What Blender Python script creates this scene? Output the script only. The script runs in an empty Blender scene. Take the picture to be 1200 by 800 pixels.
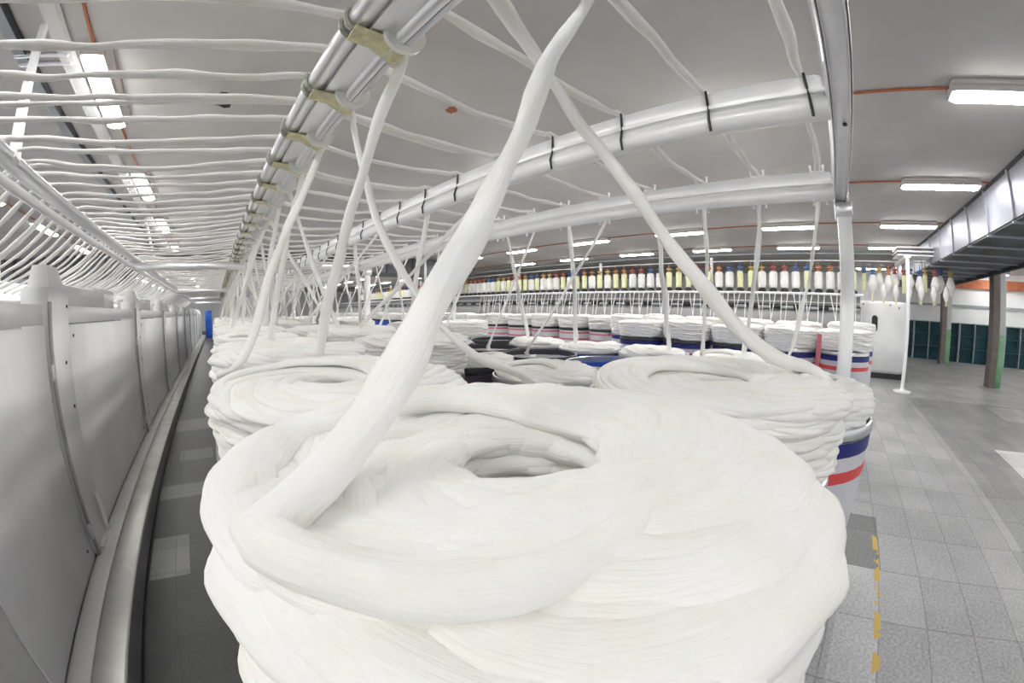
import bpy, math, random
import numpy as np
from mathutils import Vector
random.seed(5)
RNG = np.random.default_rng(11)
PI = math.pi
SC = bpy.context.scene
COL = SC.collection

# ------------------------------------------------------------------ camera, world, exposure
CAM_Z = 1.5
cd = bpy.data.cameras.new('camera')
cam = bpy.data.objects.new('camera', cd)
COL.objects.link(cam)
cam.location = (0, 0, CAM_Z)
cam.rotation_euler = (math.radians(90 - 5.01), 0, math.radians(-43.80))
cd.type = 'PANO'                      # the photograph was taken with a fisheye lens
cd.panorama_type = 'FISHEYE_LENS_POLYNOMIAL'
cd.sensor_fit = 'HORIZONTAL'
cd.sensor_width = 36.0
cd.fisheye_fov = math.radians(200)
cd.fisheye_polynomial_k0 = 0.0
cd.fisheye_polynomial_k1 = -1.31366288 / 18
cd.fisheye_polynomial_k2 = -0.0723209882 / 18 ** 2
cd.fisheye_polynomial_k3 = 0.101841578 / 18 ** 3
cd.fisheye_polynomial_k4 = 0.0
cd.clip_start = 0.01
cd.clip_end = 200
SC.camera = cam

w = bpy.data.worlds.new('world')
SC.world = w
w.use_nodes = True
bgn = w.node_tree.nodes['Background']
bgn.inputs['Color'].default_value = (0.93, 0.96, 1.0, 1)
bgn.inputs['Strength'].default_value = 1.0
SC.view_settings.view_transform = 'Standard'
SC.view_settings.look = 'None'
SC.view_settings.gamma = 1
SC.view_settings.use_curve_mapping = False
SC.view_settings.exposure = 0.64
LAMP_STRENGTH = 26.0
try:
    SC.cycles.use_denoising = True
    SC.cycles.max_bounces = 8
    SC.cycles.diffuse_bounces = 5
except Exception:
    pass

# ------------------------------------------------------------------ helpers
ONES = ['', 'first', 'second', 'third', 'fourth', 'fifth', 'sixth', 'seventh', 'eighth', 'ninth', 'tenth', 'eleventh', 'twelfth',
        'thirteenth', 'fourteenth', 'fifteenth', 'sixteenth', 'seventeenth', 'eighteenth', 'nineteenth']
TENS = ['', '', 'twenty', 'thirty', 'forty', 'fifty', 'sixty', 'seventy', 'eighty', 'ninety']
TENTH = ['', '', 'twentieth', 'thirtieth', 'fortieth', 'fiftieth', 'sixtieth', 'seventieth', 'eightieth', 'ninetieth']


def nth(n):
    if n < 20: return ONES[n]
    if n % 10 == 0: return TENTH[n // 10]
    return TENS[n // 10] + '-' + ONES[n % 10]


def tag(o, label=None, cat=None, group=None, kind=None):
    if label: o['label'] = label
    if cat: o['category'] = cat
    if group: o['group'] = group
    if kind: o['kind'] = kind
    return o


def empty(name, loc=(0, 0, 0), rz=0):
    o = bpy.data.objects.new(name, None)
    o.empty_display_size = .1
    o.location = loc
    o.rotation_euler = (0, 0, rz)
    COL.objects.link(o)
    return o


def copy_tree(o, parent=None):
    c = o.copy()
    COL.objects.link(c)
    if parent: c.parent = parent
    for ch in o.children:
        copy_tree(ch, c)
    return c


def nodes_of(m):
    m.use_nodes = True
    nt = m.node_tree
    return nt, nt.nodes['Principled BSDF']


def mat(name, col, rough=.5, metal=0, var=0.0, scale=6.0, bump=0.0, bscale=40, emit=0, stretch=(1, 1, 1)):
    m = bpy.data.materials.new(name)
    nt, p = nodes_of(m)
    N, L = nt.nodes, nt.links
    p.inputs['Base Color'].default_value = (*col, 1)
    p.inputs['Roughness'].default_value = rough
    p.inputs['Metallic'].default_value = metal
    tc = N.new('ShaderNodeTexCoord')
    mp = N.new('ShaderNodeMapping')
    mp.inputs['Scale'].default_value = stretch
    L.new(tc.outputs['Object'], mp.inputs['Vector'])
    if var:
        n = N.new('ShaderNodeTexNoise')
        n.inputs['Scale'].default_value = scale
        n.inputs['Detail'].default_value = 5
        L.new(mp.outputs[0], n.inputs['Vector'])
        r = N.new('ShaderNodeValToRGB')
        r.color_ramp.elements[0].position = .3
        r.color_ramp.elements[1].position = .7
        r.color_ramp.elements[0].color = (*[max(0, c * (1 - var)) for c in col], 1)
        r.color_ramp.elements[1].color = (*[min(1, c * (1 + var)) for c in col], 1)
        L.new(n.outputs['Fac'], r.inputs['Fac'])
        L.new(r.outputs['Color'], p.inputs['Base Color'])
    if bump:
        n2 = N.new('ShaderNodeTexNoise')
        n2.inputs['Scale'].default_value = bscale
        n2.inputs['Detail'].default_value = 4
        L.new(mp.outputs[0], n2.inputs['Vector'])
        b = N.new('ShaderNodeBump')
        b.inputs['Strength'].default_value = bump
        b.inputs['Distance'].default_value = .01
        L.new(n2.outputs['Fac'], b.inputs['Height'])
        L.new(b.outputs['Normal'], p.inputs['Normal'])
    if emit:
        p.inputs['Emission Color'].default_value = (1, .995, .985, 1)
        p.inputs['Emission Strength'].default_value = emit
    return m


def fibre_mat(name, col, bump=.5, dist=.004, lenscale=18, acrs=60):
    """combed cotton: fine fibres running along the strand (UV: u = metres along, v = metres around)"""
    m = bpy.data.materials.new(name)
    nt, p = nodes_of(m)
    N, L = nt.nodes, nt.links
    uv = N.new('ShaderNodeUVMap')
    mp = N.new('ShaderNodeMapping')
    mp.inputs['Scale'].default_value = (lenscale, acrs * 4, 1)
    L.new(uv.outputs[0], mp.inputs['Vector'])
    n = N.new('ShaderNodeTexNoise')
    n.inputs['Scale'].default_value = 1
    n.inputs['Detail'].default_value = 6
    n.inputs['Roughness'].default_value = .6
    L.new(mp.outputs[0], n.inputs['Vector'])
    tc = N.new('ShaderNodeTexCoord')
    n2 = N.new('ShaderNodeTexNoise')
    n2.inputs['Scale'].default_value = 14
    n2.inputs['Detail'].default_value = 3
    L.new(tc.outputs['Object'], n2.inputs['Vector'])
    r = N.new('ShaderNodeValToRGB')
    r.color_ramp.elements[0].position = .25
    r.color_ramp.elements[1].position = .6
    r.color_ramp.elements[0].color = (col[0] * .975, col[1] * .955, col[2] * .90, 1)
    r.color_ramp.elements[1].color = (*col, 1)
    L.new(n2.outputs['Fac'], r.inputs['Fac'])
    L.new(r.outputs['Color'], p.inputs['Base Color'])
    b = N.new('ShaderNodeBump')
    b.inputs['Strength'].default_value = bump
    b.inputs['Distance'].default_value = dist
    L.new(n.outputs['Fac'], b.inputs['Height'])
    L.new(b.outputs['Normal'], p.inputs['Normal'])
    p.inputs['Roughness'].default_value = .95
    p.inputs['Specular IOR Level'].default_value = .1
    p.inputs['Sheen Weight'].default_value = .15
    return m


M = {}
M['sliver'] = fibre_mat('cotton_sliver', (.90, .897, .875), .5, .004)
M['strand'] = fibre_mat('cotton_strand', (.88, .87, .85), .5, .004, 14, 50)
M['alu'] = mat('aluminium', (.80, .80, .81), .32, .75, .05, 10, stretch=(1, .05, 1))
M['alu_light'] = mat('pale_aluminium', (.88, .88, .88), .34, .12, .03, 8)
M['paint'] = mat('grey_white_paint', (.88, .88, .875), .30, .0, .05, 2.2, .03, 30)
M['paint_dark'] = mat('grey_paint', (.42, .42, .42), .45, 0, .08, 3)
M['paint_mid'] = mat('mid_grey_paint', (.40, .40, .40), .5, 0, .08, 3)
M['plinth'] = mat('plinth_steel', (.56, .55, .52), .35, .35, .1, 5)
M['plinth_side'] = mat('plinth_edge', (.30, .30, .30), .4, .3, .1, 5)
M['black'] = mat('black_plastic', (.02, .02, .022), .4)
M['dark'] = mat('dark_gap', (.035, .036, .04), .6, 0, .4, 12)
M['screw'] = mat('dark_screw', (.06, .06, .06), .4, .6)
M['clamp'] = mat('olive_clamp', (.30, .30, .25), .45, .2, .3, 60)
M['belt'] = mat('yellowed_guide_belt', (.62, .58, .36), .5, 0, .2, 40)
M['clear'] = mat('milky_guide_disc', (.74, .74, .68), .25, 0, .08, 20)
M['can_body'] = mat('can_grey_plastic', (.62, .62, .65), .35, 0, .04, 5)
M['can_pale'] = mat('can_pale_blue_plastic', (.55, .66, .78), .35, 0, .04, 5)
M['can_blue'] = mat('can_blue_plastic', (.03, .10, .50), .35, 0, .08, 5)
M['can_dark'] = mat('can_dark_plastic', (.10, .09, .13), .4, 0, .15, 5)
M['rim'] = mat('steel_rim', (.58, .58, .58), .28, .9, .08, 20)
M['rim_black'] = mat('black_rim', (.035, .035, .04), .4)
M['navy'] = mat('navy_band', (.012, .018, .17), .4)
M['red'] = mat('red_band', (.72, .07, .07), .4)
M['pinkred'] = mat('faded_red_band', (.62, .16, .20), .45)
M['lamp'] = mat('lamp_glow', (1, 1, 1), .5, emit=LAMP_STRENGTH)
M['lamp_case'] = mat('lamp_housing', (.55, .5, .47), .5)
M['conduit'] = mat('rust_red_conduit', (.42, .12, .045), .5, 0, .15, 8)
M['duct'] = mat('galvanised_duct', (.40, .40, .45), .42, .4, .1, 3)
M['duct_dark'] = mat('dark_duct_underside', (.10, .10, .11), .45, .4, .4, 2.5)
M['pillar_metal'] = mat('pillar_brown_steel', (.20, .17, .15), .4, .5, .15, 4)
M['pillar_white'] = mat('pillar_white', (.72, .73, .70), .55, 0, .05, 5)
M['green'] = mat('pillar_green', (.22, .44, .24), .5, 0, .15, 5)
M['teal'] = mat('teal_boards', (.012, .10, .13), .5, 0, .3, 2)
M['shelf_frame'] = mat('shelf_grey_frame', (.36, .39, .41), .5, 0, .1, 4)
M['white_wall'] = mat('white_wall_paint', (.90, .90, .89), .7, 0, .04, 2)
M['rust_beam'] = mat('rust_beam', (.46, .14, .06), .6, 0, .25, 4)
M['bob_white'] = mat('bobbin_white_roving', (.84, .83, .80), .9, 0, .04, 30, .2, 80)
M['bob_yellow'] = mat('bobbin_yellow_tube', (.78, .77, .46), .5, 0, .08, 30)
M['h_red'] = mat('holder_red', (.40, .09, .08), .45)
M['h_blue'] = mat('holder_blue', (.06, .13, .33), .45)
M['h_yellow'] = mat('holder_ochre', (.50, .36, .11), .45)
M['h_orange'] = mat('holder_orange', (.48, .20, .09), .45)
M['blue_drum'] = mat('blue_drum_plastic', (.015, .10, .50), .35)
M['tray'] = mat('white_cable_tray', (.74, .74, .72), .5, 0, .04, 5)
M['ceil_black'] = mat('black_hole_edge', (.02, .018, .015), .9)


class MB:
    """collects shapes and links them as ONE mesh object"""

    def __init__(s):
        s.v, s.f, s.uv, s.n = [], [], [], 0

    def add(s, v, f, uv=None):
        v = np.asarray(v, float).reshape(-1, 3)
        s.v.append(v)
        s.f += [tuple(int(i) + s.n for i in q) for q in f]
        s.uv.append(np.zeros((len(v), 2)) if uv is None else np.asarray(uv, float))
        s.n += len(v)
        return s

    def box(s, x0, x1, y0, y1, z0, z1, b=0.0, rot=0, org=(0, 0)):
        if x0 > x1: x0, x1 = x1, x0
        if y0 > y1: y0, y1 = y1, y0
        if z0 > z1: z0, z1 = z1, z0
        if b <= 0:
            v = [(x, y, z) for z in (z0, z1) for x, y in ((x0, y0), (x1, y0), (x1, y1), (x0, y1))]
            f = [(3, 2, 1, 0), (4, 5, 6, 7), (0, 1, 5, 4), (1, 2, 6, 5), (2, 3, 7, 6), (3, 0, 4, 7)]
        else:
            b = min(b, (x1 - x0) * .49, (y1 - y0) * .49, (z1 - z0) * .49)
            v, f = [], []
            rings = [(z0, b), (z0 + b, 0), (z1 - b, 0), (z1, b)]
            for z, i in rings:
                c = b if i == 0 else b * 1.6
                X0, X1, Y0, Y1 = x0 + i * .6, x1 - i * .6, y0 + i * .6, y1 - i * .6
                v += [(X0 + c, Y0, z), (X1 - c, Y0, z), (X1, Y0 + c, z), (X1, Y1 - c, z), (X1 - c, Y1, z), (X0 + c, Y1, z), (X0, Y1 - c, z), (X0, Y0 + c, z)]
            for r in range(3):
                for k in range(8):
                    a, c2 = r * 8 + k, r * 8 + (k + 1) % 8
                    f.append((a, c2, c2 + 8, a + 8))
            f.append(tuple(range(7, -1, -1)))
            f.append(tuple(range(24, 32)))
        v = np.array(v, float)
        if rot:
            c_, s_ = math.cos(rot), math.sin(rot)
            dx, dy = v[:, 0] - org[0], v[:, 1] - org[1]
            v[:, 0], v[:, 1] = org[0] + dx * c_ - dy * s_, org[1] + dx * s_ + dy * c_
        return s.add(v, f)

    def tube(s, pts, rad, n=8, flat=1.0, caps=True, up=(0, 0, 1), twist=0.0, noise=0.0, seed=0):
        """swept ellipse along pts; rad scalar or array; flat = thickness / width"""
        P = np.asarray(pts, float)
        K = len(P)
        R = np.full(K, rad, float) if np.isscalar(rad) else np.asarray(rad, float)
        T = np.gradient(P, axis=0)
        T /= np.linalg.norm(T, axis=1, keepdims=True) + 1e-12
        U = np.asarray(up, float)
        A = np.cross(np.broadcast_to(U, T.shape), T)
        bad = np.linalg.norm(A, axis=1) < 1e-3
        A[bad] = np.cross((1, 0.01, 0), T[bad])
        A /= np.linalg.norm(A, axis=1, keepdims=True)
        for i in range(1, K):
            if A[i] @ A[i - 1] < 0: A[i] = -A[i]
        Bn = np.cross(T, A)
        ds = np.r_[0, np.cumsum(np.linalg.norm(np.diff(P, axis=0), axis=1))]
        th = np.arange(n) * 2 * PI / n
        rr = np.ones((K, n))
        if noise:
            g = np.random.default_rng(seed)
            q = g.normal(size=(K, n))
            for _ in range(2):
                q = (q + np.roll(q, 1, 1) + np.roll(q, -1, 1)) / 2
                q[1:-1] = (q[1:-1] + q[:-2] + q[2:]) / 2.2
            rr += noise * q
        ang = th[None, :] + twist * ds[:, None]
        ca, sa = np.cos(ang) * R[:, None] * rr, np.sin(ang) * R[:, None] * flat * rr
        V = P[:, None, :] + A[:, None, :] * ca[..., None] + Bn[:, None, :] * sa[..., None]
        uv = np.stack([np.broadcast_to(ds[:, None], (K, n)), np.broadcast_to((np.abs(th - PI) * R.mean())[None, :], (K, n))], -1)
        i, j = np.meshgrid(np.arange(K - 1), np.arange(n), indexing='ij')
        a = i * n + j
        b = i * n + (j + 1) % n
        F = np.stack([a, b, b + n, a + n], -1).reshape(-1, 4).tolist()
        if caps:
            F.append(tuple(range(n - 1, -1, -1)))
            F.append(tuple((K - 1) * n + k for k in range(n)))
        return s.add(V.reshape(-1, 3), F, uv.reshape(-1, 2))

    def cyl(s, c0, c1, r, n=16):
        return s.tube([c0, c1], r, n)

    def lathe(s, prof, n=24, c=(0, 0, 0), close=False):
        pr = np.asarray(prof, float)
        K = len(pr)
        th = np.arange(n) * 2 * PI / n
        V = np.stack([c[0] + pr[:, :1] * np.cos(th), c[1] + pr[:, :1] * np.sin(th), np.broadcast_to(c[2] + pr[:, 1:2], (K, n))], -1)
        F = []
        for i in range(K - 1):
            for j in range(n):
                a, b = i * n + j, i * n + (j + 1) % n
                F.append((a, b, b + n, a + n))
        if pr[0, 0] > 1e-4 and not close: F.append(tuple(range(n - 1, -1, -1)))
        if pr[-1, 0] > 1e-4 and not close: F.append(tuple((K - 1) * n + k for k in range(n)))
        return s.add(V.reshape(-1, 3), F)

    def mesh(s, name, m, smooth=True, angle=40):
        me = bpy.data.meshes.new(name)
        V = np.concatenate(s.v)
        me.from_pydata(V.tolist(), [], s.f)
        uvl = me.uv_layers.new(name='UVMap')
        UV = np.concatenate(s.uv)
        li = np.zeros(len(me.loops), dtype=np.int32)
        me.loops.foreach_get('vertex_index', li)
        uvl.data.foreach_set('uv', UV[li].astype(np.float32).ravel())
        me.materials.append(M[m] if isinstance(m, str) else m)
        if smooth:
            me.shade_smooth()
            if angle:
                me.set_sharp_from_angle(angle=math.radians(angle))
        me.update()
        return me

    def build(s, name, m, parent=None, smooth=True, angle=40):
        o = bpy.data.objects.new(name, s.mesh(name, m, smooth, angle))
        COL.objects.link(o)
        if parent: o.parent = parent
        return o


def obj(name, me, parent=None, loc=(0, 0, 0), rz=0):
    o = bpy.data.objects.new(name, me)
    COL.objects.link(o)
    o.location = loc
    o.rotation_euler = (0, 0, rz)
    if parent: o.parent = parent
    return o


def smooth_path(ctrl, n):
    """Catmull-Rom through control points, n samples, even in arc length"""
    C = np.asarray(ctrl, float)
    C = np.vstack([2 * C[0] - C[1], C, 2 * C[-1] - C[-2]])
    out = []
    for i in range(1, len(C) - 2):
        t = np.linspace(0, 1, 24, endpoint=False)[:, None]
        p0, p1, p2, p3 = C[i - 1], C[i], C[i + 1], C[i + 2]
        out.append(.5 * ((2 * p1) + (-p0 + p2) * t + (2 * p0 - 5 * p1 + 4 * p2 - p3) * t ** 2 + (-p0 + 3 * p1 - 3 * p2 + p3) * t ** 3))
    out = np.vstack(out + [C[-2][None]])
    d = np.r_[0, np.cumsum(np.linalg.norm(np.diff(out, axis=0), axis=1))]
    s = np.linspace(0, d[-1], n)
    return np.stack([np.interp(s, d, out[:, k]) for k in range(3)], 1)


def jitter(K, amp, seed, passes=3):
    g = np.random.default_rng(seed)
    q = g.normal(size=(K, 3))
    for _ in range(passes):
        q[1:-1] = (q[1:-1] * 2 + q[:-2] + q[2:]) / 3.2
    q[0] = q[-1] = 0
    return q * amp


def W(p, z=None):
    """point given relative to the lens height -> world"""
    return (p[0], p[1], p[2] + CAM_Z)


# ------------------------------------------------------------------ the room
def floor_material():
    m = bpy.data.materials.new('floor_tiles')
    nt, p = nodes_of(m)
    N, L = nt.nodes, nt.links

    def math_(op, a, b=None, c=None):
        n = N.new('ShaderNodeMath')
        n.operation = op
        for i, x in enumerate((a, b, c)):
            if x is None: continue
            if isinstance(x, (int, float)): n.inputs[i].default_value = x
            else: L.new(x, n.inputs[i])
        return n.outputs[0]
    tc = N.new('ShaderNodeTexCoord')
    sp = N.new('ShaderNodeSeparateXYZ')
    L.new(tc.outputs['Object'], sp.inputs[0])
    X, Y = sp.outputs[0], sp.outputs[1]
    tx = math_('DIVIDE', math_('ADD', X, .05), .5)
    ty = math_('DIVIDE', math_('ADD', Y, .66), .3)
    cx, cy = math_('FLOOR', tx), math_('FLOOR', ty)
    fx, fy = math_('FRACT', tx), math_('FRACT', ty)
    comb = N.new('ShaderNodeCombineXYZ')
    L.new(cx, comb.inputs[0])
    L.new(cy, comb.inputs[1])
    wn = N.new('ShaderNodeTexWhiteNoise')
    wn.noise_dimensions = '2D'
    L.new(comb.outputs[0], wn.inputs['Vector'])
    # worn, speckled surface
    n1 = N.new('ShaderNodeTexNoise')
    n1.inputs['Scale'].default_value = 1.1
    n1.inputs['Detail'].default_value = 8
    n1.inputs['Roughness'].default_value = .65
    L.new(tc.outputs['Object'], n1.inputs['Vector'])
    n2 = N.new('ShaderNodeTexNoise')
    n2.inputs['Scale'].default_value = 55
    n2.inputs['Detail'].default_value = 4
    L.new(tc.outputs['Object'], n2.inputs['Vector'])
    v = math_('ADD', math_('MULTIPLY', wn.outputs['Value'], .07), .31)
    v = math_('ADD', v, math_('MULTIPLY', math_('SUBTRACT', n1.outputs['Fac'], .5), .30))
    v = math_('ADD', v, math_('MULTIPLY', math_('SUBTRACT', n2.outputs['Fac'], .5), .42))
    # joints
    jx = math_('LESS_THAN', math_('ABSOLUTE', math_('SUBTRACT', fx, .5)), .490)
    jy = math_('LESS_THAN', math_('ABSOLUTE', math_('SUBTRACT', fy, .5)), .485)
    j = math_('MULTIPLY', jx, jy)
    v = math_('MULTIPLY', v, math_('ADD', math_('MULTIPLY', j, .32), .68))

    def rect(x0, x1, y0, y1):
        a = math_('MULTIPLY', math_('GREATER_THAN', X, x0), math_('LESS_THAN', X, x1))
        b = math_('MULTIPLY', math_('GREATER_THAN', Y, y0), math_('LESS_THAN', Y, y1))
        return math_('MULTIPLY', a, b)

    def scale_in(v, msk, k):
        return math_('MULTIPLY', v, math_('ADD', math_('MULTIPLY', msk, k - 1), 1))
    v = scale_in(v, rect(-60, -.16, -20, 60), .085)          # floor colour much darker in the alley by the machine
    for r, k in ((rect(-.73, -.45, 2.29, 2.80), 5.), (rect(-.74, -.16, 3.46, 3.75), 4.), (rect(-.60, -.2, 4.4, 4.75), 3.), (rect(-.74, -.16, 5.6, 6.2), 3.5)):
        v = scale_in(v, r, k)
    v = scale_in(v, rect(2.45, 3.2, -.68, -.10), .42)       # replaced dark tile
    v = scale_in(v, rect(1.0, 2.45, -.66, -.40), 1.25)
    v = scale_in(v, rect(2, 8.8, -14, -1.96), .74)          # darker traffic lane beside the pillars
    v = scale_in(v, rect(4.55, 5.6, -3.6, -2.70), 2.3)      # much paler rectangle of floor
    v = scale_in(v, rect(7.4, 8.6, -4.6, -3.70), 1.5)
    cr = N.new('ShaderNodeCombineColor')
    L.new(v, cr.inputs[0])
    L.new(v, cr.inputs[1])
    L.new(math_('MULTIPLY', v, 1.0), cr.inputs[2])
    # spilt yellow paint along one joint
    n3 = N.new('ShaderNodeTexNoise')
    n3.inputs['Scale'].default_value = 6
    L.new(tc.outputs['Object'], n3.inputs['Vector'])
    ym = math_('MULTIPLY', rect(1.55, 2.9, -.672, -.632), math_('GREATER_THAN', n3.outputs['Fac'], .49))
    mx = N.new('ShaderNodeMix')
    mx.data_type = 'RGBA'
    L.new(ym, mx.inputs[0])
    L.new(cr.outputs[0], mx.inputs[6])
    mx.inputs[7].default_value = (.55, .36, .05, 1)
    L.new(mx.outputs[2], p.inputs['Base Color'])
    p.inputs['Roughness'].default_value = .42
    p.inputs['Specular IOR Level'].default_value = .45
    b = N.new('ShaderNodeBump')
    b.inputs['Strength'].default_value = .25
    b.inputs['Distance'].default_value = .01
    L.new(math_('ADD', j, math_('MULTIPLY', n2.outputs['Fac'], .4)), b.inputs['Height'])
    L.new(b.outputs['Normal'], p.inputs['Normal'])
    return m


M['floor'] = floor_material()
M['ceiling'] = mat('ceiling_plaster', (.56, .54, .52), .9, 0, .10, .8, .05, 20)
CEIL = 3.45
fl = MB().box(-9, 32, -16, 42, -.2, 0).build('floor', 'floor', smooth=False)
tag(fl, kind='structure')
ce = MB().box(-9, 32, -16, 42, CEIL, CEIL + .2).build('ceiling', 'ceiling', smooth=False)
tag(ce, kind='structure')
wb = MB().box(-9, 32, 40, 40.2, 0, CEIL).build('wall_back', 'white_wall', smooth=False)
tag(wb, kind='structure')
WR = -math.atan(.211)                 # the right-hand wall stands a little askew
wr = MB()
wr.box(18.75, 18.95, -12.5, 44, 0, CEIL, rot=WR, org=(18.75, -3.6))
wr = wr.build('wall_right', 'white_wall', smooth=False)
tag(wr, kind='structure')
tr = MB().box(18.60, 18.75, -12.4, -3.5, 2.86, 3.2, rot=WR, org=(18.75, -3.6)).build('trim_1', 'rust_beam', smooth=False)
tag(tr, kind='structure')
tr = MB().box(18.69, 18.75, -12.4, -2.2, 2.14, 2.22, rot=WR, org=(18.75, -3.6)).build('trim_2', 'shelf_frame', smooth=False)
tag(tr, kind='structure')

# ------------------------------------------------------------------ ceiling lamps, conduits
LX = [-4.0, -1.23, 3.56, 6.22, 9.0, 11.85, 17.0]
ROWN = ['beyond the machine cabinets', 'above the cabinet alley', 'above the second roller bar', 'above the outer roller bar',
        'in front of the bobbin row', 'above the bobbin row', 'by the pigeonhole shelves']
LL = 1.26
case = MB().box(-.145, .145, -LL / 2, LL / 2, -.040, 0, .010).box(-.10, .10, -LL / 2 - .012, LL / 2 + .012, -.095, -.035).mesh('housing', 'lamp_case')
tubes = MB().box(-.098, .098, -LL / 2 + .0, LL / 2 - .0, -.118, -.041, .025).mesh('diffuser', 'lamp')
for i, lx in enumerate(LX):
    for k in range(-4, 12):
        ly = .78 + 2.72 * k
        if i == 2 and k == -1: ly = -1.98 - .05
        if ly < -5.4 and lx < 8: continue
        if 12.3 < ly < 15.9: continue
        if i == 6 and ly > -1.5: continue
        if lx > 4 and -5.4 < ly < -2.2: continue
        t = empty('ceiling_lamp', (lx, ly, CEIL))
        obj('housing', case, t)
        obj('diffuser', tubes, t)
        tag(t, 'fluorescent batten, %s of the row %s' % (nth(k + 5), ROWN[i]), 'lamp', 'fluorescent ceiling lamps')
    c = MB().tube([(lx, -8, CEIL - .018), (lx, 36, CEIL - .018)], .013, 8).build('conduit', 'conduit')
    tag(c, 'thin rust-red conduit linking the ceiling lamps %s' % ROWN[i], 'pipe', 'ceiling conduits')

# cable trays over the alley
for x, wd, m_, lb in ((-1.47, .11, 'tray', 'white cable tray under the ceiling, nearer the lamp row over the alley'),
                      (-1.86, .10, 'shelf_frame', 'grey cable tray with a dark edge, farther from the alley lamps')):
    t = empty('cable_tray', (x, 0, CEIL - .06))
    MB().box(-wd / 2, wd / 2, -3, 34, -.008, .0).build('tray_bottom', m_, t, smooth=False)
    for s in (-1, 1):
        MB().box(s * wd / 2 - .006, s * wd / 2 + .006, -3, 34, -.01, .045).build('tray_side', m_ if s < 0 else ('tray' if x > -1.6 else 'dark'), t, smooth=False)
    tag(t, lb, 'cable tray')
# hanger bracket and strut
t = empty('ceiling_bracket', (-1.68, 2.9, CEIL))
for q in (-.12, 0.0, .12):
    MB().box(-.24, .24, q - .018, q + .018, -.08, -.05, .006).build('channel', 'alu', t)
for s in (-.2, .2):
    MB().box(s - .012, s + .012, -.012, .012, -.05, 0).build('hanger_rod', 'alu', t)
tag(t, 'slotted steel hanger bracket fixed under the ceiling beside the cable trays', 'bracket')
# damage in the ceiling
def blotch(x, y, r, seed, name, m, lab):
    g = np.random.default_rng(seed)
    n = 14
    a = np.arange(n) * 2 * PI / n
    rr = r * (.7 + .5 * g.random(n))
    V = [(x + rr[i] * math.cos(a[i]) * 1.0, y + rr[i] * math.sin(a[i]) * 1.3, CEIL - .004 - .01 * g.random()) for i in range(n)] + \
        [(x + rr[i] * math.cos(a[i]), y + rr[i] * math.sin(a[i]) * 1.3, CEIL + .0) for i in range(n)]
    F = [tuple(range(n - 1, -1, -1))] + [(i, (i + 1) % n, n + (i + 1) % n, n + i) for i in range(n)]
    o = MB().add(V, F).build(name, m, smooth=False)
    tag(o, lab, 'patch')
blotch(-.13, 3.60, .12, 3, 'ceiling_hole', 'ceil_black', 'ragged black broken patch in the plain ceiling left of the first roller bar')
blotch(1.95, 2.88, .05, 4, 'rust_patch', 'conduit', 'small rust-red patch on the ceiling between the first two roller bars')

# ------------------------------------------------------------------ air ducts
DY0, DY1, DZ0, DZ1 = -2.79, -4.75, 2.80, 3.41
t = empty('air_duct', (0, 0, 0))
MB().box(4.2, 17.9, DY1, DY0, DZ0, DZ1).build('duct_casing', 'duct', t, smooth=False)
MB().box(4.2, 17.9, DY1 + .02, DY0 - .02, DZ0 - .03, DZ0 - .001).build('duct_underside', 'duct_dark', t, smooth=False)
for k in range(14):
    x = 4.6 + .98 * k
    s_ = MB()
    s_.box(x - .025, x + .025, DY0, DY0 + .03, DZ0, DZ1)
    s_.box(x - .025, x + .025, DY1, DY0 + .03, DZ0 - .06, DZ0 - .03)
    s_.build('duct_flange', 'duct', t, smooth=False)
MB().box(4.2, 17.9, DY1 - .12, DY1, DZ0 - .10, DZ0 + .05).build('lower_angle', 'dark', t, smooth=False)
MB().box(4.2, 17.9, DY0 + .005, DY0 + .02, DZ1 - .02, CEIL - .006).build('top_strip', 'dark', t, smooth=False)
tag(t, 'long rectangular galvanised air duct with dark underside along the right ceiling', 'duct')
t = empty('air_duct', (0, 0, 0))
MB().box(-7.5, 10.2, 13.2, 15.0, 2.85, 3.43).build('duct_casing', 'duct_dark', t, smooth=False)
for k in range(16):
    MB().box(-7 + 1.1 * k, -6.95 + 1.1 * k, 13.16, 13.2, 2.85, 3.43).build('duct_flange', 'dark', t, smooth=False)
tag(t, 'dark air duct crossing the ceiling far behind the roller bars', 'duct')

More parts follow.
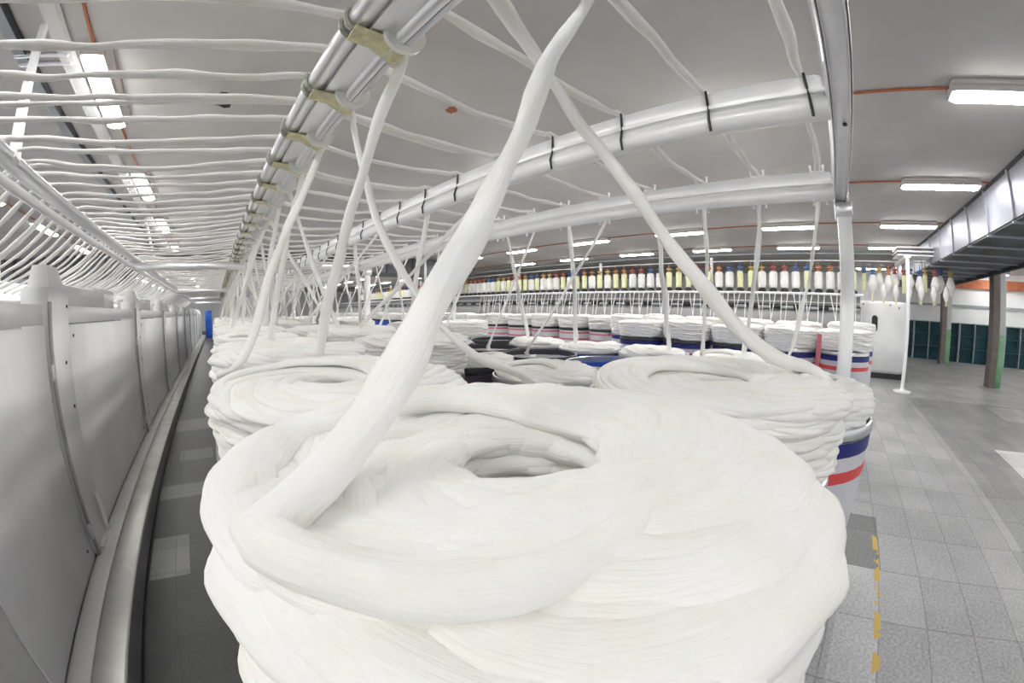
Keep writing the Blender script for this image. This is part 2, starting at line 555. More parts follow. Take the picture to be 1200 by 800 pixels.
# ------------------------------------------------------------------ left machine: row of cabinets
t = empty('roving_machine', (-1.06, 0, 0))
Y0, PITCH = 2.43, 2.75
NP = 10
E0, E1 = -.4, Y0 + PITCH * NP - .3
pl = MB().box(-.30, .295, E0, E1, 0, .125, .008).build('plinth', 'plinth', t)
MB().box(.295, .303, E0, E1, .0, .135).build('plinth_edge', 'plinth_side', pl, smooth=False)
MB().box(.0, .12, E0, E1, .125, .150, .010).build('kick_strip', 'paint', t)
for k in range(-1, NP):
    y = Y0 + PITCH * k
    # column with a proud flange
    c = MB()
    c.box(-.18, .012, y, y + .36, .15, 1.70, .006)
    c = c.build('column', 'paint', t)
    MB().box(.012, .028, y - .012, y + .022, .15, 1.62, .003).build('hinge_strip', 'paint_dark', c)
    MB().add([(-.16, y + .05, 1.70), (.0, y + .05, 1.70), (.0, y + .31, 1.70), (-.16, y + .31, 1.70), (-.14, y + .08, 1.83), (-.05, y + .08, 1.83), (-.05, y + .29, 1.83), (-.14, y + .29, 1.83)],
             [(0, 1, 5, 4), (1, 2, 6, 5), (2, 3, 7, 6), (3, 0, 4, 7), (4, 5, 6, 7), (3, 2, 1, 0)]).build('column_cap', 'paint', c, smooth=False)
    for z in (1.245, .32):
        h = MB()
        h.box(.020, .036, y - .045, y - .005, z - .045, z + .045, .004)
        h.cyl((.036, y - .025, z - .03), (.036, y - .025, z + .03), .010, 10)
        h.build('hinge', 'alu', c)
    br = MB()
    br.box(.012, .05, y + .06, y + .30, .15, .17)
    br.tube([(.04, y + .28, .19), (.04, y + .28, .40), (.03, y + .28, .44)], .016, 8)
    br.build('bracket', 'alu_light', c)
    for (q, z) in ((.32, 1.60), (.25, 1.27), (.30, 1.00)):
        MB().cyl((.010, y + q, z), (.017, y + q, z), .011, 10).build('screw', 'screw', c)
    # lower and upper panels between the columns
    a, b = y + .365, y + PITCH - .03
    mid = y + PITCH - 1.13
    for (p0, p1) in (((a, mid - .004), (mid + .004, b)) if k < 0 else ((a, b),)):
        pn = MB().box(-.03, .0, p0, p1, .152, 1.49, .006).build('panel', 'paint', t)
        for (q, z) in ((p0 + .10, 1.42), (p1 - .10, .25)):
            MB().cyl((-.002, q, z), (.005, q, z), .010, 10).build('screw', 'screw', pn)
    MB().box(-.05, -.012, a, b, 1.50, 1.605, .006).build('upper_rail', 'paint', t)
    MB().box(-.10, -.05, a, a + 1.15, 1.60, 1.74, .008).build('top_guard', 'paint', t)
    bx = MB().box(-.62, -.18, a + 1.25, a + 2.05, 1.45, 1.80, .008).build('drive_box', 'paint_dark', t)
    MB().box(-.18, -.172, a + 1.30, a + 2.0, 1.62, 1.76, .003).build('box_lid', 'paint', bx)
MB().box(-1.5, -.19, E0, E1, .13, 1.42).build('machine_body', 'paint_dark', t, smooth=False)
dr = MB().box(-1.45, -.65, E0, E1, 1.42, 1.66, .02).build('drafting_bed', 'alu', t)
for q in (-.95, -1.10, -1.25):
    MB().cyl((q, E0, 1.70), (q, E1, 1.70), .04, 10).build('drafting_roller', 'alu', t)
tag(t, 'long grey-white textile machine with panelled cabinets and plinth left of the alley', 'machine')
e = empty('blue_drum', (-.50, 28.6, 0))
MB().lathe([(.24, 0), (.25, .03), (.25, .55), (.262, .58), (.262, .62), (.25, .65), (.25, 1.15), (.262, 1.18), (.262, 1.22), (.25, 1.25), (.25, 1.72), (.22, 1.78), (.0, 1.79)], 28).build('drum_body', 'blue_drum', e)
MB().lathe([(.252, 1.70), (.262, 1.71), (.262, 1.75), (.25, 1.76)], 28).build('lid_ring', 'blue_drum', e)
tag(e, 'tall blue plastic drum at the far end of the alley', 'drum')

# ------------------------------------------------------------------ the creel over the cans
SP = .345                              # distance between neighbouring slivers along a bar
NS = 64
BX = [.285, 1.24, 2.20]
ARMS = [-.111] + [5.61 + 5.75 * k for k in range(4)]
YEND = ARMS[-1] + .3
cr = empty('creel_frame', (0, 0, 0))
# first bar: tube, web and bright channel side by side
z0 = CAM_Z + .70
p = MB()
p.tube([(.245, -.6, z0 + .035), (.245, YEND, z0 + .035)], .034, 18)
p.box(.27, .345, -.6, YEND, z0 - .005, z0 + .03)
p.box(.335, .385, -.6, YEND, z0 - .035, z0 + .055, .012)
bar = p.build('roller_bar', 'alu', cr)
for k in range(-1, NS):
    y = SP * k + .12
    if y > YEND - .2: break
    a = np.linspace(-.2, PI + .9, 16)
    arc = [(.245 - .040 * math.cos(q - .35), y - .014, z0 + .035 - .040 * math.sin(q - .35)) for q in a] + \
          [(.245 - .040 * math.cos(q - .35), y + .022, z0 + .035 - .040 * math.sin(q - .35)) for q in a[::-1]]
    gd = MB().tube(arc, .007, 6).build('guide_clamp', 'clamp', bar)
    MB().tube([(.232, y, z0 - .008), (.30, y, z0 - .012), (.375, y + .01, z0 - .040), (.400, y + .01, z0 + .02)], .036, 10, .2).build('guide_belt', 'belt', gd)
    MB().cyl((.362, y - .050, z0 + .002), (.362, y - .036, z0 + .002), .060, 24).build('guide_disc', 'clear', gd)
# second and third bars: flat profile on top of a round tube
for i in (1, 2):
    x = BX[i]
    p = MB()
    p.box(x - .018, x + .018, -.075, YEND, CAM_Z + .66, CAM_Z + .748, .008)
    p.box(x - .030, x - .016, -.075, YEND, CAM_Z + .675, CAM_Z + .69)
    p.tube([(x, -.075, CAM_Z + .630), (x, YEND, CAM_Z + .630)], .038, 18)
    bar = p.build('roller_bar', 'alu_light', cr)
    for k in range(0, 62):
        y = SP * k
        if y > YEND - .2: break
        g = MB()
        if i == 1:
            g.tube([(x - .024 , y - .02, CAM_Z + .752), (x - .026, y - .02, CAM_Z + .68), (x - .044, y - .02, CAM_Z + .63), (x - .036, y - .02, CAM_Z + .59)], .005, 6)
            g.build('guide_ring', 'screw', bar)
        else:
            g.tube([(x - .01, y - .037, CAM_Z + .785), (x - .01, y - .035, CAM_Z + .75), (x - .01, y + .035, CAM_Z + .75), (x - .01, y + .037, CAM_Z + .785)], .008, 8)
            g.build('guide_peg', 'alu_light', bar)
            MB().tube([(x - .02, y - .037, CAM_Z + .565), (x - .01, y - .035, CAM_Z + .60), (x - .01, y + .035, CAM_Z + .60), (x - .02, y + .037, CAM_Z + .565)], .008, 8).build('lower_peg', 'alu_light', bar)
# guide rails at the machine
p = MB()
p.box(-1.175, -1.070, -.6, YEND, CAM_Z + .700, CAM_Z + .740, .005)
p.build('guide_rail', 'alu', cr)
p = MB().box(-1.10, -1.070, -.6, YEND, CAM_Z + .578, CAM_Z + .625, .006)
p.build('lower_rail', 'alu_light', cr)
for k, ay in enumerate(ARMS):
    a = MB()
    a.box(-1.15, 2.30, ay - .030, ay + .030, CAM_Z + .60, CAM_Z + .675, .006)
    a.box(-1.15, 2.30, ay - .036, ay - .026, CAM_Z + .59, CAM_Z + .69, .003)
    a.box(-1.15, 2.30, ay + .026, ay + .036, CAM_Z + .59, CAM_Z + .69, .003)
    a = a.build('cross_arm', 'alu', cr)
    MB().cyl((1.30, ay - .01, CAM_Z + .601), (1.30, ay - .01, CAM_Z + .594), .008, 8).build('bolt', 'screw', a)
    ps = MB()
    ps.box(2.26, 2.34, ay - .055, ay + .025, .02, CAM_Z + .68, .006)
    ps = ps.build('post', 'alu_light', cr)
    MB().box(2.20, 2.40, ay - .115, ay + .085, 0, .02, .004).build('foot_plate', 'alu', ps)
    MB().box(2.24, 2.36, ay - .066, ay + .036, CAM_Z + .52, CAM_Z + .60, .006).build('collar', 'alu', ps)
    if k < 2: MB().tube([(-1.07, ay + 2.0, CAM_Z + .70), (-1.52, ay + 2.62, CEIL - .10)], .032, 4).build('strut', 'alu_light', cr, smooth=False)
tag(cr, 'aluminium creel frame with three long roller bars, cross arms and posts over the cans', 'creel')

# ------------------------------------------------------------------ sliver coils
def coil_mesh(name, R, rh, z0, z1, per, dz, phi_end, wd, th, nseg, nring, seed, noise=.10, taper=.06, rj=.020, tilt=.65):
    """a pile of eccentric sliver loops: each loop touches the hole on one side and the rim on the other"""
    g = np.random.default_rng(seed)
    mb = MB()
    N = int((z1 - z0 - th) / dz)
    rl, off = (R + rh) / 2 - wd * .075, (R - rh) / 2 - wd * .425
    for i in range(N):
        j = N - 1 - i
        ph = phi_end - j * 2 * PI / per + g.normal() * .02
        zc = z0 + th * .5 + i * dz
        frac = i / max(N - 1, 1)
        bulge = 1.0 - taper * (1 - frac) ** 2
        rj_ = 0 if j < 3 else rj
        r_ = rl * bulge * (1 + g.normal() * rj_)
        o_ = off * bulge * (1 + g.normal() * rj_ * 1.6)
        t = np.arange(nseg) * 2 * PI / nseg
        ct = (o_ * math.cos(ph), o_ * math.sin(ph))
        wob = sum(g.normal() * .0025 * np.cos(q * t + g.random() * 6.3) for q in (2, 3, 5))
        zw = sum(g.normal() * th * .06 * np.cos(q * t + g.random() * 6.3) for q in (2, 3, 4))
        rad = r_ + wob
        X, Y = ct[0] + rad * np.cos(ph + t), ct[1] + rad * np.sin(ph + t)
        rho = np.hypot(X, Y)
        # the pile sags towards its edge and a little into the hole
        u = np.clip((rho - rh) / (R - rh), 0, 1.2)
        Z = zc + zw - tilt * per * dz * np.sin(t) - .010 * u ** 5 - .006 * (1 - u) ** 4
        tw = g.random() * 6.3
        a = np.arange(nring) * 2 * PI / nring
        q = g.normal(size=(nseg, nring)) * noise
        for _ in range(2):
            q = (q + np.roll(q, 1, 1) + np.roll(q, -1, 1)) / 2
            q = (q * 1.2 + np.roll(q, 1, 0) + np.roll(q, -1, 0)) / 2.2
        wloc = wd * (1 + .18 * np.cos(2 * t + tw) + .10 * np.cos(5 * t + tw * 2))
        tl = th * (1 + .15 * np.cos(3 * t + tw * 3))
        nx, ny = np.cos(ph + t), np.sin(ph + t)
        ca, sa = np.cos(a)[None, :] * (1 + q), np.sin(a)[None, :] * (1 + q)
        VX = X[:, None] + nx[:, None] * ca * wloc[:, None] / 2
        VY = Y[:, None] + ny[:, None] * ca * wloc[:, None] / 2
        VZ = Z[:, None] + sa * tl[:, None] / 2
        V = np.stack([VX, VY, VZ], -1).reshape(-1, 3)
        ii, jj = np.meshgrid(np.arange(nseg), np.arange(nring), indexing='ij')
        A = ii * nring + jj
        B = ii * nring + (jj + 1) % nring
        C_ = ((ii + 1) % nseg) * nring + (jj + 1) % nring
        D = ((ii + 1) % nseg) * nring + jj
        F = np.stack([A, D, C_, B], -1).reshape(-1, 4).tolist()
        # mirrored u so that the texture closes on itself
        uv = np.stack([np.broadcast_to((np.abs(t - PI) * r_ + i * 1.37)[:, None], (nseg, nring)), np.broadcast_to((np.abs(a - PI) * wd / 2 + i * .113)[None, :], (nseg, nring))], -1)
        mb.add(V, F, uv.reshape(-1, 2))
    return mb.mesh(name, 'sliver', True, 0)


RIM_Z = 1.20
R_C, RH = .272, .074
coil_near = coil_mesh('near_coil', R_C, RH, 0, .1775 + .012, 30, .00088, math.radians(164), .048, .028, 110, 16, 1, .07, -.055, .007, .28)
coil_full = [coil_mesh('full_coil', R_C, RH, 0, .18, 27, .00072, q, .038, .020, 60, 8, sd) for q, sd in ((.6, 2), (2.7, 3), (4.6, 4))]
coil_low = coil_mesh('low_coil', .238, .06, 0, .085, 34, .0008, 1.0, .042, .026, 48, 8, 7)
coil_mid = coil_mesh('mid_coil', .252, .06, 0, .105, 34, .0008, 4.4, .042, .026, 48, 8, 8)


def can_mesh():
    r = .254
    out = {}
    out['body'] = [(.0, .035), (r - .01, .03), (r - .004, .05), (r, .08), (r, 1.165), (r - .012, 1.165), (r - .012, .06), (0, .055)]
    return out


CB = [(.236, .02), (.252, .04), (.254, .08), (.254, 1.16), (.246, 1.16), (.246, .10), (.0, .10)]
body_me = {k: MB().lathe(CB, 32).mesh('can_body', k) for k in ('can_body', 'can_pale', 'can_blue', 'can_dark')}
rim_me = {k: MB().lathe([(.2545, 1.165), (.259, 1.168), (.259, 1.188), (.256, 1.198), (.249, 1.20), (.244, 1.195), (.244, 1.165)], 32, close=True).mesh('can_rim', k) for k in ('rim', 'rim_black')}
base_me = MB().lathe([(.20, 0), (.250, 0), (.257, .01), (.257, .035), (.250, .04), (.20, .04)], 32).mesh('can_base', 'rim')


def band(z0, z1, m):
    return MB().lathe([(.2535, z0), (.2555, z0), (.2555, z1), (.2535, z1)], 32, close=True).mesh('band', m)


BANDS = {'navyred': [('navy_band', band(1.118, 1.160, 'navy')), ('red_band', band(1.040, 1.074, 'red'))],
         'twored': [('red_stripe', band(1.115, 1.14, 'pinkred')), ('red_stripe', band(1.02, 1.045, 'pinkred'))],
         'none': [], 'navy': [('navy_band', band(1.118, 1.160, 'navy'))]}
spring_plate = MB().lathe([(0, .98), (.20, .98), (.235, .985), (.24, 1.0), (.235, 1.01), (.0, 1.0)], 32).mesh('spring_plate', 'rim')


def make_can(x, y, body, rim, bands, where, coil=None, rz=0, low=0, sz=1.0, look='', clabel=None, csink=0.0):
    t = empty('sliver_can', (x, y, 0), rz)
    obj('can_body', body_me[body], t)
    obj('can_rim', rim_me[rim], t)
    obj('can_base', base_me, t)
    for nm, me in BANDS[bands]:
        obj(nm, me, t)
    tag(t, '%s, %s' % (look, where), 'can', 'sliver cans')
    if coil is None:
        obj('spring_plate', spring_plate, t)
    else:
        c = obj('sliver_coil', coil, None, (x, y, RIM_Z - csink), rz)
        c.scale = (1, 1, sz)
        tag(c, (clabel or 'white cotton sliver coil heaped on the can') + ' ' + where, 'sliver coil', 'coiled slivers in the cans')
    return t


LOOK = {('can_body', 'navyred'): 'grey sliver can with navy and red bands', ('can_body', 'twored'): 'grey sliver can with two faded red stripes',
        ('can_pale', 'navy'): 'pale blue sliver can with a navy band', ('can_blue', 'none'): 'solid blue sliver can', ('can_dark', 'none'): 'dark plastic sliver can',
        ('can_body', 'none'): 'plain grey sliver can'}
cans = []                              # (x, y, top of coil)
# rows under the creel
g = random.Random(3)
ROWS = [(.245, .235, 'along the cabinet-side row'), (.793, .209, 'along the second creel row'), (1.34, .065, 'along the third creel row'),
        (1.89, .065, 'along the fourth creel row'), (2.50, .615, 'along the fifth creel row')]
for ri, (x, yb, rn) in enumerate(ROWS):
    nk = 30 if ri < 2 else 22
    for k in range(nk):
        y = yb + .55 * k if ri != 1 else (.209, .78, 1.60)[k] if k < 3 else 2.17 + .55 * (k - 3)
        if any(abs(y - a) < .30 and ri == 4 for a in ARMS): continue
        where = '%s %s' % (nth(k + 1), rn)
        xx = x + (g.uniform(-.012, .012) if k > 1 else 0) + (.07 if ri == 1 and k == 2 else 0)
        if ri == 0 and k == 0:
            make_can(x, y, 'can_body', 'rim', 'navyred', where, coil_near, 0, look=LOOK[('can_body', 'navyred')], clabel='large white sliver coil nearest the camera,')
        elif ri == 0 or (ri == 1 and (k in (0, 2, 3) or k > 3 and g.random() < .55)):
            make_can(xx, y, 'can_body', 'rim', 'navyred', where, coil_full[(k + ri) % 3], g.uniform(0, 6.28) if k > 1 else .8 * ri, sz=g.uniform(.92, 1.08) if k > 0 else 1.0, look=LOOK[('can_body', 'navyred')])
        elif ri == 2 and k == 0:
            make_can(x, y, 'can_body', 'rim', 'navyred', where, coil_mid, 2.0, sz=.95, look=LOOK[('can_body', 'navyred')], csink=.012, clabel='partly used white sliver coil on the can')
        elif ri == 3 and k in (1, 3):
            make_can(x, y, 'can_body', 'rim_black', 'none', where, None, look='empty sliver can showing its dark inside')
        elif ri == 3 and k == 2:
            make_can(x, y, 'can_blue', 'rim', 'none', where, None, look='empty blue sliver can with steel rim')
        else:
            b, bd = g.choice([('can_body', 'navyred'), ('can_body', 'navyred'), ('can_body', 'twored'), ('can_blue', 'none'), ('can_dark', 'none')])
            rm = 'rim_black' if b in ('can_dark',) or bd == 'twored' else 'rim'
            mode = g.random()
            if k < 4 or mode < .55:
                make_can(xx, y, b, rm, bd, where, coil_low, g.uniform(0, 6.28), look=LOOK[(b, bd)], csink=.055, clabel='flat white sliver coil level with its can rim,')
            elif mode < .8:
                make_can(xx, y, b, rm, bd, where, coil_full[k % 3], g.uniform(0, 6.28), sz=.9, look=LOOK[(b, bd)])
            else:
                make_can(xx, y, b, rm, bd, where, None, look='empty ' + LOOK[(b, bd)])
# rows in front of the bobbin machine
for ri, (x, ys, rn) in enumerate([(3.92, [-.20, .33, .88, 1.43, 1.98], 'along the front row facing the bobbins'),
                                  (4.50, [-.30, .30, .85, 1.42, 1.97, 2.45], 'along the back row facing the bobbins'),
                                  (4.85, [3.05 + .58 * k for k in range(22)], 'along the striped row facing the bobbins')]):
    for k, y in enumerate(ys):
        where = '%s %s' % (nth(k + 1), rn)
        b, bd, rm = 'can_body', 'navyred', 'rim'
        if ri == 0 and k == 4: b, bd, rm = 'can_pale', 'navy', 'rim_black'
        if ri == 0 and k in (2, 3): b, bd, rm = 'can_body', 'navy', 'rim_black'
        if ri == 0 and k in (2, 3): bd = 'navyred'
        if ri == 2:
            b, bd, rm = 'can_body', 'twored', 'rim_black'
            if k in (5, 6): b, bd = 'can_blue', 'none'
            elif k == 7: b, bd = 'can_dark', 'none'
            elif k > 7: b, bd = g.choice([('can_body', 'twored'), ('can_blue', 'none'), ('can_dark', 'none')])
        make_can(x, y, b, rm, bd, where, coil_full[(k + ri) % 3], g.uniform(0, 6.28), sz=g.uniform(.95, 1.1) if ri != 1 else g.uniform(1.1, 1.35), look=LOOK[(b, bd)])
e = empty('blue_can', (4.42, 2.62, 0))
bpy.data.objects.remove(e)
rd = MB().tube([(3.62, .045, 1.12), (3.62, .045, 1.34)], .022, 8)
rd.tube([(3.62, .045, 0), (3.62, .045, 1.12)], .012, 8)
tag(rd.build('marker_rod', 'pinkred'), 'thin pinkish red rod standing between two banded cans near the post', 'rod')

# ------------------------------------------------------------------ slivers over the creel
def sag(a, b, depth, n=5):
    a, b = np.array(a, float), np.array(b, float)
    return [tuple(a + (b - a) * t - np.array((0, 0, depth * 4 * t * (1 - t)))) for t in np.linspace(0, 1, n)[1:-1]]


def strand(name, ctrl, rad, label, seed, n=None, ring=8, flat=.55, cat='sliver', group=None, m='strand', jit=.006):
    L_ = sum(np.linalg.norm(np.subtract(ctrl[i + 1], ctrl[i])) for i in range(len(ctrl) - 1))
    n = n or int(max(12, L_ / .04))
    P = smooth_path(ctrl, n)
    P = P + jitter(n, jit * .35, seed, 6)
    g_ = np.random.default_rng(seed + 1)
    if not np.isscalar(rad): rad = np.interp(np.linspace(0, 1, n), np.linspace(0, 1, len(rad)), rad)
    R_ = rad * (1 + .10 * np.interp(np.arange(n), np.arange(0, n + 6, 3), g_.normal(size=len(np.arange(0, n + 6, 3)))))
    R_ = np.clip(R_, rad * .7, rad * 1.35)
    o = MB().tube(P, R_, ring, flat, twist=1.5, noise=.16, seed=seed, up=(.1, .2, 1)).build(name, m, None, True, 0)
    tag(o, label, cat, group)
    return o


ZT = CAM_Z
def over_machine(y, dy, seed):
    r = random.Random(seed)
    return sag((.20, y, ZT + .79), (-1.0, y + dy, ZT + .755), .035 + r.uniform(0, .025), 5) + \
        [(-1.0, y + dy, ZT + .755), (-1.07, y + dy, ZT + .757), (-1.19, y + dy, ZT + .735)] + \
        [(-1.50, y + dy + .02, ZT + .50), (-1.85, y + dy + .02, ZT + .34), (-2.05, y + dy + .02, ZT + .275)]


NB = 62
ROWX = {0: (.245, .235), 1: (.793, .78), 2: (1.34, .065), 3: (1.89, .615), 4: (2.5, .615)}
sg = random.Random(9)
for i, bn in ((2, 'outer'), (1, 'second'), (0, 'first')):
    for k in range(-1 if i == 0 else 0, NB):
        y = SP * k + (.17 if i == 0 else (.0 if i == 2 else .028))
        if y > YEND - .4: break
        if i == 0 and k < 2: continue
        sd = 1000 * i + k * 7 + 31
        dy = sg.uniform(-.03, .03) + .03
        yj = y + sg.uniform(-.012, .012)
        lab = 'white sliver over the %s roller bar, %s from the near end' % (bn, nth(k + (2 if i == 0 else 1)))
        # where it leaves its can
        c = []
        if i == 0:
            row = 0 if k % 2 else 1
            kk = max(0, int(round((y + .25 - .24) / .55)))
            cx = ROWX[0][0] if row == 0 else .793
            cy = (.235 if row == 0 else .23) + .55 * kk
            top = CAM_Z - .125
            if cy is not None:
                a = sg.uniform(0, 6.28)
                st = (cx + .15 * math.cos(a), cy + .15 * math.sin(a), top)
                end = (.40, yj, ZT + .69)
                aq = sg.uniform(0, 6.28)
                if k == 2: st = (.290, 1.09, top)
                if k == 4: st = (.06, 1.03, top)
                mids = sag(st, end, .02, 5)
                if k == 3:
                    st, mids = (.74, .67, CAM_Z - .215), [(.66, .67, CAM_Z - .165), (.585, .745, CAM_Z - .12), (.50, .866, CAM_Z + .024), (.44, 1.03, CAM_Z + .276)]; aq = .1
                c = [(st[0] + .07 * math.cos(aq), st[1] + .07 * math.sin(aq), st[2] - .022), st] + mids + [end, (.385, yj, ZT + .765)]
        else:
            if i == 1 and (k < 4 or k % 2): continue
            row = (1 + 1 * (k // 2 % 2)) if i == 1 else (3 + k % 2)
            if row == 1: cx, cy, top = .793, .23 + .55 * round((y + .1) / .55), CAM_Z - .125
            else:
                cx, yb = ROWX[row]
                cy = yb + .55 * max(0, round((y - yb + .1) / .55))
                top = RIM_Z + .02
            a = sg.uniform(0, 6.28)
            st = (cx + .12 * math.cos(a), cy + .12 * math.sin(a), top)
            if i == 2 and k == 0: st = (1.95, .19, RIM_Z + .02)
            end = (BX[i] + .045, yj, ZT + .66)
            aq = sg.uniform(0, 6.28)
            c = [(st[0] + .06 * math.cos(aq), st[1] + .06 * math.sin(aq), st[2] - .03), st] + sag(st, end, .015, 4) + [end, (BX[i] + .03, yj, ZT + .745), (BX[i], yj, ZT + .764)]
            if i == 2:
                c += [(BX[2] - .05, yj, ZT + .755)] + sag((BX[2] - .05, yj, ZT + .755), (BX[1] + .03, yj, ZT + .765), .03, 4) + [(BX[1], yj, ZT + .770)]
            c += [(BX[1] - .05, yj, ZT + .758)] + sag((BX[1] - .05, yj, ZT + .758), (.40, yj, ZT + .775), .035, 5)
        c += [(.385, yj, ZT + .775), (.30, yj, ZT + .785), (.22, yj, ZT + .79)]
        c += over_machine(yj, dy, sd)
        strand('cotton_sliver', c, .0165 if y < 8 else .018, lab, sd, group='slivers over the %s roller bar' % bn)

# the three long slivers that rise past the lens
def PX(dirv, t):
    return (dirv[0] * t, dirv[1] * t, CAM_Z + dirv[2] * t)


CC = (.163, .256)
c = [(CC[0] + .166 * math.cos(math.radians(q)), CC[1] + .166 * math.sin(math.radians(q)), CAM_Z - dzq) for q, dzq in ((335, .160), (318, .148), (298, .136), (276, .128), (256, .124), (238, .121), (220, .118), (204, .116))]
c += [PX((.030, .858, -.495), .238), PX((.219, .889, -.403), .262), PX((.377, .891, -.252), .30), PX((.517, .855, -.042), .35), PX((.61, .761, .22), .42),
      PX((.638, .665, .388), .50), PX((.614, .496, .613), .65), PX((.599, .377, .706), .80), PX((.57, .30, .765), .95), (.46, .20, CAM_Z + .775), (.36, .15, CAM_Z + .785), (.22, .14, CAM_Z + .79)] + over_machine(.14, .03, 5)
strand('cotton_sliver', c, (.019, .0195, .019, .0175, .0145, .0145, .0165, .0175, .017, .017, .0165, .0165, .0165, .0165, .0165), 'thick blurred white sliver rising from the nearest coil across the middle of the view', 77, n=180, ring=14, flat=.72, jit=.002, m='sliver')
c = [(.93, -.02, CAM_Z - .150), (.87, .03, CAM_Z - .118), (.80, .10, CAM_Z - .095), PX((.973, .23, -.032), .80), PX((.928, .354, .113), .80), PX((.767, .497, .407), .90), PX((.62, .53, .579), 1.02), PX((.459, .534, .71), 1.03), (.40, .54, CAM_Z + .765), (.30, .54, CAM_Z + .785), (.22, .54, CAM_Z + .79)] + over_machine(.54, .03, 6)
strand('cotton_sliver', c, .0185, 'white sliver rising from the right-hand coil and passing behind the thick one', 78, n=130, ring=12, flat=.7)

# ------------------------------------------------------------------ bobbin machine across the room
BXM = 10.55
t = empty('roving_machine', (BXM, -.95, 0))
MB().box(.35, 2.2, 0, 34, .05, 1.30, .02).build('machine_body', 'paint_dark', t)
MB().box(.10, .40, 0, 34, 1.10, 1.60, .02).build('front_panel', 'paint_mid', t)
MB().box(.02, .30, -.05, 34, 1.99, 2.05, .01).build('bobbin_rail', 'alu_light', t)
MB().box(.34, .42, 0, 34, 1.60, 2.0).build('back_panel', 'paint_mid', t, smooth=False)
MB().box(.05, .14, 0, 34, 1.80, 1.815).build('thread_bar', 'alu_light', t, smooth=False)
for z, r in ((1.69, .055), (1.66, .04)):
    MB().cyl((.16 if r > .05 else .06, 0, z), (.16 if r > .05 else .06, 34, z), r, 10).build('drafting_roller', 'dark' if r > .05 else 'shelf_frame', t)
for k in range(42):
    y = .2 + .64 * k
    MB().box(.02, .12, y, y + .34, 1.62, 1.74, .02).build('roller_arm', 'black', t)
for z in (3.02, 2.84):
    MB().box(.10, .16, -2.5, 34, z, z + .025).build('overhead_rail', 'shelf_frame' if z > 2.9 else 'tray', t, smooth=False)
for k in range(9):
    MB().box(.45, .52, .3 + 3.9 * k, .37 + 3.9 * k, 1.3, 3.02).build('rail_post', 'alu_light', t, smooth=False)
hd = MB().box(.55, 1.9, -1.40, 0, .14, 1.92, .09).build('end_cabinet', 'paint', t)
MB().box(.62, 1.84, -1.34, -.06, .0, .14).build('kick_plinth', 'black', hd, smooth=False)
a = np.linspace(0, 2 * PI, 24, endpoint=False)
ov = [(.545, -.43 + .085 * math.cos(q), 1.36 + .085 * math.sin(q) + (.12 if math.sin(q) > 0 else -.12)) for q in a]
MB().add(ov + [(p_[0] + .01, p_[1], p_[2]) for p_ in ov], [tuple(range(24))] + [(i, (i + 1) % 24, 24 + (i + 1) % 24, 24 + i) for i in range(24)]).build('oval_window', 'black', hd, smooth=False)
for (q, z) in ((-.85, 1.83), (-1.1, 1.77), (-.1, 1.83)):
    MB().cyl((.545, q, z), (.555, q, z), .02, 8).build('screw', 'screw', hd)
for z in (2.93, 3.02, 3.11):
    MB().box(-.4, .35, -2.3, -.9, z, z + .03).build('conveyor_rail', 'alu_light', t, smooth=False)
tag(t, 'long grey machine with end cabinet and overhead bobbin rail across the room', 'machine')

pole = MB().cyl((9.42, -1.95, .02), (9.42, -1.95, 2.78), .045, 12)
po = empty('support_pole', (0, 0, 0))
pole.build('pole', 'alu_light', po)
MB().lathe([(.0, .0), (.22, 0), (.22, .015), (.06, .03), (.05, .08), (0, .08)], 20, (9.42, -1.95, 0)).build('foot_plate', 'alu_light', po)
MB().box(9.36, 11.0, -2.02, -1.90, 2.78, 2.84).build('arm', 'alu_light', po, smooth=False)
tag(po, 'slim white pole standing on the floor beside the end cabinet', 'pole')

bob_prof = [(.06, 0), (.09, .004), (.112, .05), (.116, .10), (.116, .37), (.105, .41), (.05, .43)]
bw = MB().lathe(bob_prof, 14).mesh('roving', 'bob_white')
cone = MB().lathe([(.015, 0), (.04, .02), (.12, .18), (.125, .24), (.07, .40), (.03, .46)], 14).mesh('roving', 'bob_white')
by = MB().lathe([(.05, 0), (.06, .01), (.066, .42), (.05, .44)], 12).mesh('tube', 'bob_yellow')
bcore = MB().lathe([(.03, -.10), (.035, -.09), (.035, .45), (.03, .46)], 10).mesh('tube', 'bob_yellow')
bbase = MB().lathe([(0, -.095), (.10, -.095), (.115, -.07), (.10, -.03), (.05, -.005), (0, -.005)], 12).mesh('spindle_base', 'black')
hol = {k: MB().lathe([(.0, .42), (.055, .42), (.06, .46), (.05, .47), (.03, .475), (.03, .50), (.075, .505), (.08, .53), (.07, .555), (.012, .56), (.008, .70), (0, .70)], 12).mesh('holder', k) for k in ('h_red', 'h_blue', 'h_yellow', 'h_orange')}
HN = {'h_red': 'red', 'h_blue': 'blue', 'h_yellow': 'ochre', 'h_orange': 'orange'}
bg = random.Random(21)
seq = ['h_yellow', 'h_orange', 'h_blue', 'h_red', 'h_yellow', 'h_blue', 'h_orange', 'h_red', 'h_yellow', 'h_blue', 'h_red', 'h_orange']
for k in range(92):
    y = -.75 + .31 * k
    h = seq[(k // 2) % len(seq)]
    yel = bg.random() < (.28 if k < 22 else .42)
    e = empty('roving_bobbin', (BXM + .14, y, 2.15))
    obj('tube' if yel else 'roving', by if yel else bw, e)
    obj('holder', hol[h], e)
    obj('spindle_base', bbase, e)
    for o in e.children:
        if o.name.startswith('tube'): o.scale = (1.35, 1.35, 1)
    tag(e, '%s bobbin under a %s holder, %s along the front bobbin rail' % ('yellow empty' if yel else 'full white', HN[h], nth(k + 1)), 'bobbin', 'bobbins on the front rail')
    MB
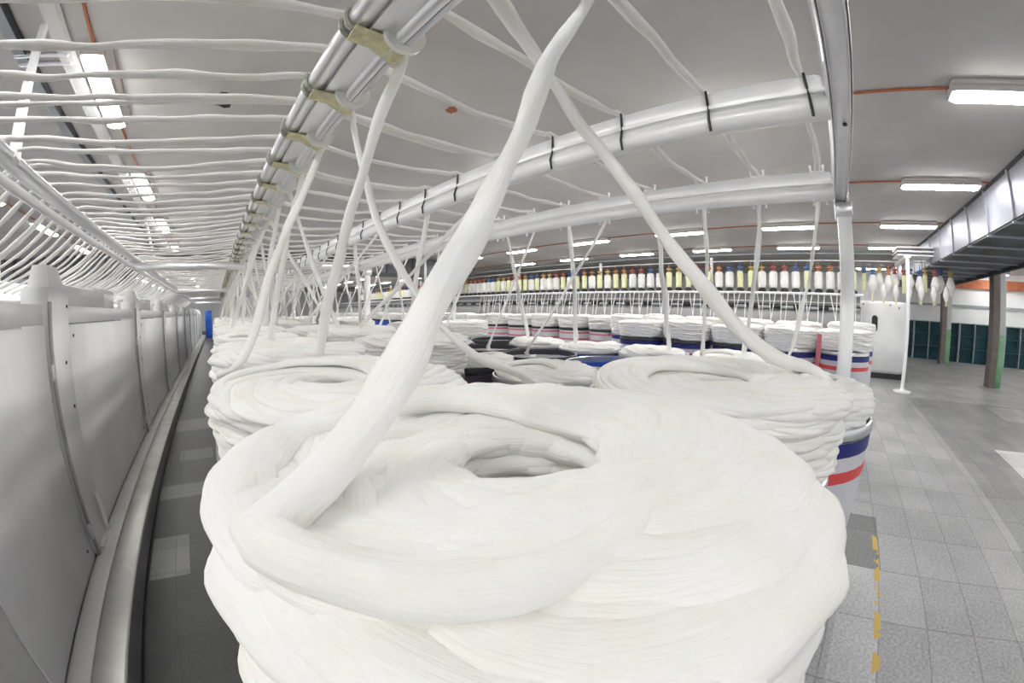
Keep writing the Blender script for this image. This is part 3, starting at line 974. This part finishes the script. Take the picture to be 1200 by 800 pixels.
for k in range(12):
    y = -1.05 - .21 * k
    h = ['h_blue', 'h_blue', 'h_yellow', 'h_orange', 'h_red', 'h_red', 'h_blue', 'h_blue', 'h_yellow', 'h_red', 'h_blue', 'h_yellow'][k]
    kind = [0, 1, 2, 2, 1, 0, 2, 1, 0, 1, 2, 2][k]
    z = 2.10 + [.05, 0, .06, .0][k % 4]
    e = empty('roving_bobbin', (10.9 - .25 * (k % 2), y, z))
    if kind == 0: obj('tube', by, e)
    else:
        obj('roving', cone, e)
        if kind == 1: obj('tube', bcore, e).location = (0, 0, -.12)
    obj('holder', hol[h], e)
    tag(e, '%s bobbin with %s holder, %s on the conveyor bend' % (['yellow bare', 'white cone on yellow tube', 'white cone'][kind], HN[h], nth(k + 1)), 'bobbin', 'bobbins on the conveyor bend')
for k in range(6):
    e = empty('roving_bobbin', (10.35, -1.5 - .33 * k, 1.93))
    obj('roving', cone, e).scale = (.7, .7, .8)
    obj('tube', bcore, e).scale = (.8, .8, .8)
    tag(e, 'small white cone bobbin hanging low, %s from the end cabinet top' % nth(k + 1), 'bobbin', 'low bobbins by the end cabinet')

for k in range(84):
    y = -.80 + .165 * k
    x0 = BXM + .02
    lean = [.0, .10, -.06, .02, -.12, .05][k % 6] * (1 + .5 * bg.random())
    c = [(x0, y, 2.0), (x0 - .06, y + lean * .3, 1.75), (x0 - .13, y + lean, 1.25), (x0 - .20, y + lean * 1.3, .95)]
    o = MB().tube(smooth_path(c, 10), .013, 5).build('roving_strand', 'strand', None, True, 0)
    tag(o, 'thin white roving below the bobbin rail, %s from the end cabinet' % nth(k + 1), 'sliver', 'rovings below the bobbin rail')

# ------------------------------------------------------------------ pillars and pigeonhole shelves on the right
for (x, y, lab) in ((11.50, -5.08, 'steel and white pillar with green foot, nearer of the two under the duct'), (16.75, -5.10, 'white pillar with green foot, farther of the two by the shelves')):
    t = empty('pillar', (x, y, 0))
    s = .19
    MB().box(-s, s, -s, s, 1.26, 3.43, .015).build('shaft', 'pillar_white', t)
    MB().box(-s - .003, s + .003, -s - .003, s + .003, 0, 1.26, .015).build('painted_foot', 'green', t)
    MB().box(-s - .04, s * .6, .02, s + .03, 0, 3.40).build('steel_channel', 'pillar_metal', t, smooth=False)
    tag(t, lab, 'pillar')
un = 0
WO = np.array([18.74, -3.6])
for u in range(5):
    y0 = -2.15 - 2.05 * u
    t = empty('pigeonhole_shelf', (18.75, -3.6, 0), WR)
    yy0, yy1 = y0 + 3.6, y0 + 3.6 - 2.02
    MB().box(-.04, -.02, yy1, yy0, .02, 1.50).build('back_board', 'teal', t, smooth=False)
    for q in range(4):
        yq = yy1 + (yy0 - yy1) * q / 3
        MB().box(-.42, -.03, yq - .022, yq + .022, 0, 1.52).build('upright', 'shelf_frame', t, smooth=False)
    for z in (.03, .52, 1.01, 1.50):
        MB().box(-.41, -.03, yy1, yy0, z - .015, z + .015).build('shelf', 'teal' if z < 1.4 else 'shelf_frame', t, smooth=False)
    tag(t, 'dark teal pigeonhole shelf unit against the white wall, %s from the end cabinet' % nth(u + 1), 'shelf', 'pigeonhole shelves')
